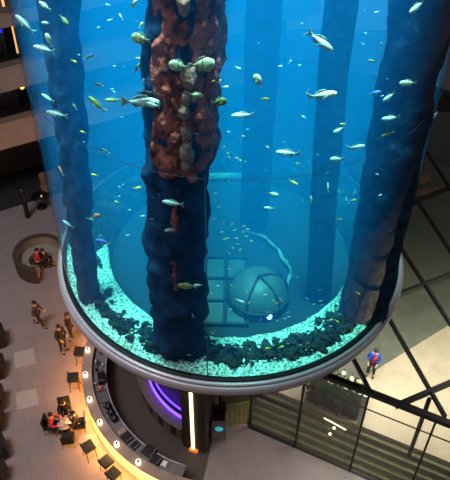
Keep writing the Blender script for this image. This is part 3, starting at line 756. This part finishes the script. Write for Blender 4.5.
for k in range(5):
    z1 = FLOOR+.15+k*.25
    MB().box(pv(6.9, .12+k*.2+.1, (FLOOR+z1)/2), (14, .2, z1-FLOOR), rzw).build('step', 'olive_step', stp); so_ = bpy.data.objects[('step' if k == 0 else 'step.%03d' % k)]
    MB().box(pv(6.9, .14+k*.2, z1+.003), (14, .05, .02), rzw).build('step_nosing', 'step_nose', so_)
# planter with dark shrub
pc = pv(2.85, 1.7, PF)
pn = empty('planter', pc, 'dark green shrub in a long planter behind the glass wall', 'plant')
MB().box(pc+Vector((0, 0, .2)), (2.0, .9, .4), rzw).build('trough', 'dark_metal', pn, .02)
mat('leaf', (22, 44, 26), 1., .4, 6, bump=.5, spec=.1)
m = MB(); random.seed(3)
for i in range(1300):
    c = pc+Vector((0, 0, .75))+WD*random.uniform(-1.05, .95)+WN*random.uniform(-.55, .45)+Vector((0, 0, random.uniform(-.7, .65)))
    Rr = Matrix.Rotation(random.uniform(0, 6.28), 3, 'Z')@Matrix.Rotation(random.uniform(-1, 1), 3, 'X')
    L_ = random.uniform(.1, .2)
    m.add([c+Rr@Vector(v) for v in ((0, 0, 0), (L_*.5, L_*.25, .02), (L_, 0, 0), (L_*.5, -L_*.25, .02))], [(0, 1, 2, 3)])
m.build('foliage', 'leaf', pn)
q = W(358.5, 425, PF)
tag(MB().box(q+Vector((0, 0, 1.0)), (.16, .12, 2.0), rzw).build('post', 'white_paint', loc=q), 'slim white post behind the glass wall, right of the shrub', 'post')
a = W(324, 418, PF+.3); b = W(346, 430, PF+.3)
lt = empty('reflection_streak', (a+b)/2, 'thin white streak standing in for a reflection in the glass wall below the shrub', 'lamp')  # reflection streak in the glass wall, built as a glowing tube
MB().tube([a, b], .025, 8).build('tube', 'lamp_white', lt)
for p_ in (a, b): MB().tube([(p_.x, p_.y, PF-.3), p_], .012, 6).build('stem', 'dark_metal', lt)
for px, py, lb in ((334, 428, 'upper one of two glowing balls standing in for reflected spots in the glass wall'), (330, 434, 'lower one of two glowing balls standing in for reflected spots in the glass wall')):  # reflected light spots in the glass, built as glowing balls
    q = W(px, py, -6.55); t = empty('reflection_spot', q, lb, 'lamp', 'glowing balls for reflected spots in the glass')
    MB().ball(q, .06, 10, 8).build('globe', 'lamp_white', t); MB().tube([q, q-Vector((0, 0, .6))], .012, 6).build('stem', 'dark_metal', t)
for px, py, lb in ((344, 373, 'left one of two white globe lamps under the roof next to the tank rim'), (352, 378, 'right one of two white globe lamps under the roof next to the tank rim')):
    q = W(px, py, -2.75); t = empty('pendant_lamp', q, lb, 'lamp', 'pendant globes under the glass roof')
    MB().ball(q, .07, 12, 8).build('globe', 'lamp_white', t); MB().tube([q, (q.x, q.y, RZ+.02)], .01, 6).build('cord', 'dark_metal', t)
# far dark wall and the wooden benches near it
struct(MB().box((9.5, 13.5, -5), (18, .4, 6), math.radians(-20)).build('wall_right', 'facade_dark'))
for (x0, y0, x1, y1, lb) in ((420, 181, 430, 176, 'farther of two brown wooden benches under the roof at the right edge'), (422, 193, 440, 189, 'nearer of two brown wooden benches under the roof at the right edge')):
    a = W(x0, y0, PF+.45); b = W(x1, y1, PF+.45); t = empty('bench', ((a.x+b.x)/2, (a.y+b.y)/2, PF), lb, 'bench', 'wooden benches under the roof')
    MB().beam(a, b, .4, .08).build('seat', mat('warm_wood', (176, 112, 72), .5, .15), t)
    for f in (.12, .88):
        q = a+(b-a)*f; MB().box((q.x, q.y, PF+.18), (.08, .34, .37)).build('leg', 'dark_metal', t)

# ================================================================== PEOPLE
def skin_mesh(name, verts, edges, rad, m, parent, root=0, sub=1):
    me = bpy.data.meshes.new(name); me.from_pydata([tuple(v) for v in verts], edges, []); me.update()
    o = bpy.data.objects.new(name, me); col.objects.link(o); o.parent = parent
    o.modifiers.new('skin', 'SKIN'); o.modifiers['skin'].use_smooth_shade = True
    if not me.skin_vertices: raise RuntimeError('no skin layer')
    for i, r in enumerate(rad):
        sv = me.skin_vertices[0].data[i]; sv.radius = r if isinstance(r, tuple) else (r, r); sv.use_root = (i == root)
    sb = o.modifiers.new('sub', 'SUBSURF'); sb.levels = sub; sb.render_levels = sub
    me.materials.append(MATS[m] if isinstance(m, str) else m)
    return o
def person(loc, face, label, top, legs, hair, pose='stand', coat=False, lean=0., s=1.):
    """face: heading in degrees of the world plane; local +y is forward"""
    t = empty('person', loc, label, 'person', rz=math.radians(face)-PI/2); t.scale = (s, s, s)
    sit = pose in ('sit', 'stool')
    ph = {'stand': .93, 'walk': .91, 'sit': .52, 'stool': .84}[pose]
    V = Vector
    pelvis = V((0, 0, ph)); chest = V((0, lean*.35, ph+.30)); nb = V((0, lean*.6, ph+.51)); nk = V((0, lean*.65+.01, ph+.57)); hc = V((0, lean*.7+.03, ph+.68)); ht = V((0, lean*.7+.02, ph+.755))
    J = {}
    for sd, k in ((-1, 'l'), (1, 'r')):
        J['hip'+k] = pelvis+V((sd*.10, 0, -.04)); J['sh'+k] = nb+V((sd*.17, 0, -.05))
        if pose == 'walk':
            f = .22*sd; J['kn'+k] = V((sd*.10, f*.6+.05, .48)); J['an'+k] = V((sd*.10, f-(0 if sd > 0 else .06), .09 if sd > 0 else .15)); J['to'+k] = J['an'+k]+V((0, .17, -.05 if sd > 0 else -.09))
            J['el'+k] = J['sh'+k]+V((sd*.07, -f*.35, -.27)); J['wr'+k] = J['el'+k]+V((0, -f*.2+.12, -.22))
        elif pose == 'stand':
            J['kn'+k] = V((sd*.11, .02, .49)); J['an'+k] = V((sd*.12, 0, .08)); J['to'+k] = V((sd*.14, .17, .035))
            J['el'+k] = J['sh'+k]+V((sd*.07, -.02, -.28)); J['wr'+k] = J['el'+k]+V((-sd*.06, .18, -.12))
        elif pose == 'sit':
            J['kn'+k] = V((sd*.13, .44, .50)); J['an'+k] = V((sd*.13, .46, .09)); J['to'+k] = V((sd*.14, .63, .035))
            J['el'+k] = J['sh'+k]+V((sd*.08, .08, -.26)); J['wr'+k] = J['el'+k]+V((-sd*.06, .23, .0))
        else:
            J['kn'+k] = V((sd*.14, .40, .76)); J['an'+k] = V((sd*.13, .36, .34)); J['to'+k] = V((sd*.14, .52, .29))
            J['el'+k] = J['sh'+k]+V((sd*.08, .12, -.24)); J['wr'+k] = J['el'+k]+V((-sd*.06, .22, .04))
    # continuous body
    vs = [pelvis, chest, nb, nk, hc, ht]; ra = [(.13, .10), (.13, .10), (.09, .08), .052, (.078, .092), (.055, .065)]; ed = [(0, 1), (1, 2), (2, 3), (3, 4), (4, 5)]
    def chain(start, pts, rr):
        i = start
        for p_, r_ in zip(pts, rr): vs.append(p_); ra.append(r_); ed.append((i, len(vs)-1)); i = len(vs)-1
        return i
    for sd, k in ((-1, 'l'), (1, 'r')):
        chain(0, [J['hip'+k], J['kn'+k], J['an'+k], J['to'+k]], [.085, .055, .038, .032])
        wr = chain(2, [J['sh'+k], J['el'+k], J['wr'+k]], [.055, .04, .027])
        d = (J['wr'+k]-J['el'+k]).normalized(); sx = V((1, 0, 0)); palm = chain(wr, [J['wr'+k]+d*.07], [.03])
        for q_, (off, ln_) in enumerate(((-.026, .06), (-.009, .075), (.009, .07), (.026, .055))):
            a_ = vs[palm]+sx*off+d*.012; chain(palm, [a_, a_+d*ln_*.55+V((0, 0, -.006)), a_+d*ln_+V((0, 0, -.022))], [.0095, .009, .008])
        a_ = J['wr'+k]+d*.02-sx*sd*.03; chain(wr, [a_, a_+d*.035-sx*sd*.015], [.011, .009])
    bd = skin_mesh('body', vs, ed, ra, 'skin', t)
    # face
    MB_loc = lambda mb_, nm, m_: mb_child(mb_, nm, m_, t)
    mb_child(MB().ball(hc+V((0, .098, -.005)), (.014, .022, .026), 8, 6), 'nose', 'skin', bd)
    for sd in (-1, 1):
        mb_child(MB().ball(hc+V((sd*.033, .083, .018)), .012, 8, 6), 'eye', 'eye', bd)
        mb_child(MB().ball(hc+V((sd*.083, -.005, .0)), (.012, .02, .032), 8, 6), 'ear', 'skin', bd)
    mb_child(MB().ball(hc+V((0, .088, -.045)), (.028, .01, .007), 8, 6), 'mouth', mat('lip', (150, 80, 75), .5), bd)
    mb_child(MB().ball(hc+V((0, -.022, .032)), (.093, .105, .098), 16, 12, nz=.12, ns=4), 'hair', hair, t)
    # jacket
    tv = [pelvis+V((0, 0, -.03)), chest, nb+V((0, 0, -.01))]; tr = [(.158, .125), (.160, .122), (.105, .095)]; te = [(0, 1), (1, 2)]
    if coat and not sit: tv.append(pelvis+V((0, -.01, -.26))); tr.append((.165, .135)); te.append((0, 3))
    for k in 'lr':
        i = len(tv); tv += [J['sh'+k], J['el'+k], J['wr'+k]-(J['wr'+k]-J['el'+k])*.06]; tr += [.072, .057, .042]; te += [(2, i), (i, i+1), (i+1, i+2)]
    skin_mesh('jacket', tv, te, tr, top, t)
    lv = [pelvis+V((0, 0, -.01))]; lr = [(.142, .11)]; le = []
    for k in 'lr':
        i = len(lv); lv += [J['hip'+k], J['kn'+k], J['an'+k]+V((0, 0, .02))]; lr += [.102, .072, .052]; le += [(0, i), (i, i+1), (i+1, i+2)]
    skin_mesh('trousers', lv, le, lr, legs, t)
    for k in 'lr':
        a_, b_ = J['an'+k], J['to'+k]; h_ = a_-V((0, .05, .02)); skin_mesh('shoe', [h_, (a_+b_)/2+V((0, 0, -.01)), b_+V((0, .02, .0))], [(0, 1), (1, 2)], [.042, .045, .036], 'black_plastic', t, root=1)
    return t
def mb_child(mb_, nm, m_, t):
    me = bpy.data.meshes.new(nm); me.from_pydata(mb_.v, [], mb_.f); me.update(); me.polygons.foreach_set('use_smooth', mb_.smooth)
    me.materials.append(MATS[m_] if isinstance(m_, str) else m_); o = bpy.data.objects.new(nm, me); col.objects.link(o); o.parent = t; return o
mat('coat_grey', (70, 64, 62), .85, .2); mat('coat_black', (24, 22, 25), .85, .2); mat('jeans', (30, 30, 38), .85, .2); mat('red_knit', (180, 34, 36), .8, .15); mat('brown_coat', (62, 44, 38), .85, .2)
mat('hair_dark', (28, 20, 17), .7, .2); mat('hair_brown', (70, 46, 34), .7, .2); mat('blue_coat', (40, 80, 190), .7, .2); mat('shirt_pale', (190, 170, 160), .8)
def fp(px, py, z=FLOOR): return W(px, py, z)
person(fp(40, 326), -8, 'person walking alone across the lobby in a dark grey coat', 'coat_grey', 'jeans', 'hair_dark', 'walk', True)
person(fp(64, 351), -30, 'person in black standing near the bar, left of the one at the tank rim', 'coat_black', 'jeans', 'hair_brown', 'stand', True, s=1.05)
person(fp(72, 338), -150, 'person in a dark brown coat standing right under the tank rim', 'brown_coat', 'jeans', 'hair_brown', 'stand', True)
# booth with two seated people
bc = W(40.5, 259, FLOOR+.45); bc = Vector((bc.x, bc.y, FLOOR))
bo = empty('round_booth', bc, 'round high-backed grey booth standing alone on the lobby floor', 'sofa')
mat('booth_out', (64, 50, 42), .7, .1); mat('booth_in', (140, 128, 116), .8, .1)
ba0, ba1 = -5, 275
MB().sector(1.13, 1.22, ba0, ba1, 0, .95, 60, bc).build('outer_shell', 'booth_out', bo, .01)
MB().sector(1.03, 1.13, ba0, ba1, .3, .93, 60, bc).build('backrest', 'booth_in', bo, .01)
MB().sector(.55, 1.03, ba0, ba1, .12, .45, 60, bc).build('seat', 'booth_in', bo, .02)
MB().sector(1.02, 1.235, ba0, ba1, .95, .99, 60, bc).build('top_rail', 'booth_out', bo, .01)
q = W(36, 261, FLOOR+.5)
person((q.x, q.y, FLOOR), 20, 'person in a red top sitting in the round booth at its left', 'red_knit', 'coat_black', 'hair_dark', 'sit', lean=.2)
q = W(49, 259, FLOOR+.55)
person((q.x, q.y, FLOOR), 200, 'person in black leaning over in the round booth at its right', 'coat_black', 'coat_black', 'hair_dark', 'sit', lean=.3)
# chairs, little table and the seated group by the bar
def make_chair():
    t = empty('lounge_chair', (0, 0, 0))
    MB().box((0, 0, .40), (.5, .5, .1)).build('seat', 'black_fabric', t, .02)
    MB().box((0, -.24, .66), (.5, .07, .46), rot=Matrix.Rotation(.12, 3, 'X')).build('backrest', 'black_fabric', t, .02)
    for x in (-.21, .21):
        for y in (-.21, .21): MB().tube([(x*1.08, y*1.08, 0), (x, y, .36)], .016, 6).build('leg', 'brown_wood', t)
    return t
ch0 = None
def chair(px, py, face, lb, z=.42):
    global ch0
    c = W(px, py, FLOOR+z); t = copy_tree(ch0) if ch0 else make_chair(); ch0 = ch0 or t
    t.location = (c.x, c.y, FLOOR); t.rotation_euler.z = math.radians(face)-PI/2; tag(t, lb, 'chair', 'black chairs near the bar'); return t
c1 = chair(51, 425, -5, 'black chair under the person in red near the bar')
c2 = chair(65, 409, -75, 'black chair under the person at the far side of the little table')
c3 = chair(68, 438, 100, 'empty black chair at the near side of the little table')
c4 = chair(79, 423, 190, 'black chair next to the bar front at the little table')
def sit_on(c, face, lb, top, hair, lean=.1, legs='jeans'):
    v = Vector(c.location); person((v.x, v.y, FLOOR), face, lb, top, legs, hair, 'sit', lean=lean, s=.98)
sit_on(c1, -5, 'person in a red jacket sitting in the group near the bar', 'red_knit', 'hair_dark', .12)
sit_on(c2, -75, 'person in black sitting with their back to the lobby behind the little table', 'coat_black', 'hair_brown', .25)
sit_on(c4, 190, 'person in a brown coat sitting closest to the glowing bar front', 'brown_coat', 'hair_dark', .2)
q = W(64, 424, FLOOR+.5); tc_ = Vector((q.x, q.y, FLOOR))
tb = empty('side_table', tc_, 'small pale round table between the seated people', 'table')
MB().lathe([(0, .5), (.27, .5), (.28, .52), (.27, .54), (0, .54)], 28, tc_).build('table_top', 'shirt_pale', tb)
MB().tube([tc_+Vector((0, 0, .02)), tc_+Vector((0, 0, .5))], .03, 8).build('stem', 'dark_metal', tb)
MB().lathe([(0, 0), (.2, 0), (.19, .03), (0, .04)], 24, tc_).build('base', 'dark_metal', tb)
for dx, dy, lb in ((-.1, .05, 'left one of two white cups on the small table'), (.12, -.06, 'right one of two white cups on the small table')):
    q = tc_+Vector((dx, dy, .54)); tag(MB().lathe([(0, 0), (.025, 0), (.045, .07), (.038, .07), (.02, .01), (0, .01)], 16, q).build('cup', 'white_paint', loc=q), lb, 'cup', 'cups on the small table')
# armchairs cut by the left edge
def make_arm():
    t = empty('armchair', (0, 0, 0))
    MB().box((0, .03, .24), (.62, .62, .28)).build('seat', 'black_fabric', t, .04)
    MB().box((0, -.33, .45), (.8, .16, .75)).build('backrest', 'black_fabric', t, .04)
    for s_ in (-1, 1): MB().box((s_*.36, .02, .32), (.13, .7, .5)).build('armrest', 'black_fabric', t, .03)
    for x in (-.32, .32):
        for y in (-.3, .3): MB().box((x, y, .05), (.05, .05, .1)).build('foot', 'dark_metal', t)
    return t
am0 = None
for px, py, f, lb in ((-1, 337, 200, 'black armchair farthest up the left edge, below the walking person'), (-2, 367, 190, 'black armchair second from the top along the left edge'), (-3, 398, 190, 'black armchair third from the top along the left edge'), (-4, 419, 185, 'black armchair fourth from the top along the left edge'), (-1, 448, 205, 'black armchair fifth from the top along the left edge'), (-2, 474, 185, 'black armchair in the bottom left corner')):
    c = W(px-4, py, FLOOR+.4); t = copy_tree(am0) if am0 else make_arm(); am0 = am0 or t
    t.location = (c.x, c.y, FLOOR); t.rotation_euler.z = math.radians(f)-PI/2; tag(t, lb, 'armchair', 'black armchairs on the left')
# dark seat corner at the edge of the recess
q = W(28, 217, FLOOR)
tag(MB().tube([q, q+Vector((0, 0, 1.95))], .13, 16).build('bollard', 'black_plastic', loc=q), 'tall black cylindrical stand at the edge of the dark recess', 'stand')
q = W(42, 207, FLOOR)
rt = empty('round_table', q, 'small round black table beside the tall black stand', 'table')
MB().lathe([(0, .70), (.42, .70), (.44, .73), (.42, .76), (0, .76)], 32, q).build('table_top', 'black_plastic', rt)
MB().tube([q, q+Vector((0, 0, .7))], .04, 8).build('stem', 'dark_metal', rt)
MB().lathe([(0, 0), (.28, 0), (.25, .03), (0, .05)], 24, q).build('base', 'dark_metal', rt)
q = W(41.5, 197, FLOOR+.76)
tag(MB().lathe([(0, 0), (.04, 0), (.05, .1), (.045, .1), (0, .02)], 12, q).build('cup', mat('candle', (255, 190, 150), emit=(255, 190, 150), es=.35), loc=q), 'tiny glowing candle cup on the round black table', 'candle')
q = W(47, 196, FLOOR+.2)
hb = empty('high_back_chair', (q.x, q.y+.5, FLOOR), 'brown high-backed chair behind the round black table', 'chair')
qq = Vector((q.x, q.y+.5, FLOOR))
MB().box(qq+Vector((0, -.05, .4)), (.7, .6, .12), rzf).build('seat', mat('chair_brown', (116, 92, 76), .7), hb, .03)
MB().box(qq+Vector((0, .28, .8)), (.9, .1, .9), rzf).build('backrest', mat('chair_brown', (116, 92, 76), .7), hb, .03)
for x in (-.28, .28):
    for y in (-.25, .2): MB().box(qq+Vector((x, y, .17)), (.05, .05, .34)).build('leg', 'dark_metal', hb)
# visitor under the glass roof
q = W(370, 375, PF)
person((q.x, q.y, PF), 250, 'person in a bright blue coat with a red scarf under the glass roof', 'blue_coat', 'jeans', 'hair_dark', 'stand', True)
pp = [o for o in col.objects if o.get('label', '').startswith('person in a bright blue')][0]
mb_child(MB().tube([(-.1, .12, 1.42), (-.02, .17, 1.25), (.02, .17, 1.02)], [.05, .06, .05], 8), 'scarf', 'red_knit', pp)

# ================================================================== LIGHT
def area(name, loc, size, power, color, target=None, shape='DISK', spread=None, size_y=None):
    l = bpy.data.lights.new(name, 'AREA'); l.shape = shape; l.size = size; l.energy = power; l.color = color
    if size_y: l.size_y = size_y
    if spread: l.spread = math.radians(spread)
    o = bpy.data.objects.new(name, l); col.objects.link(o); o.location = loc
    d = (Vector(target) if target is not None else Vector(loc)-Vector((0, 0, 1)))-Vector(loc)
    o.rotation_euler = d.to_track_quat('-Z', 'Y').to_euler(); return o
area('tank_lamp', (0, 0, TOP-.3), 11.3, 2800, (.8, .97, .93), spread=9)
area('atrium_daylight', (-16, -10, 26), 12, 1080, (.98, .95, .98), target=(-10, 0, FLOOR), spread=70)
area('pavilion_daylight', (12, -2, 6), 5, 420, (1, .93, .84), target=(10, -1, PF), spread=60)
for a in (-158, -140, -122):
    q = pol(6.05, a, -6.75); d = pol(7.0, a, FLOOR)
    area('bar_underlight', q, 1.6, 45, (1, .55, .2), target=d, shape='RECTANGLE', size_y=.1)
area('bar_downlight', pol(5.4, -150, -1.2), 2.5, 36, (1, .82, .68), target=pol(5.2, -150, FLOOR))
area('pavilion_fill', (5.2, -1.6, RZ-.25), 3.2, 340, (1, .93, .84))  # unseen fill added under the roof to brighten the pavilion
area('pavilion_fill', (9, -2, RZ-.25), 3.2, 110, (1, .93, .8))  # second unseen fill added farther right under the roof
area('lobby_fill', (9, -27, 12), 1.5, 75, (1, .86, .88), target=(3.0, -7.6, FLOOR), spread=18)  # unseen fill added to lighten the lobby floor below the tank
w = bpy.data.worlds.new('world'); S.world = w; w.use_nodes = True
bg = w.node_tree.nodes['Background']; bg.inputs['Color'].default_value = (1, .88, .82, 1); bg.inputs['Strength'].default_value = .10
S.view_settings.view_transform = 'Standard'; S.view_settings.look = 'None'; S.view_settings.gamma = 1; S.view_settings.exposure = 0
S.view_settings.use_curve_mapping = False
S.cycles.transparent_max_bounces = 32
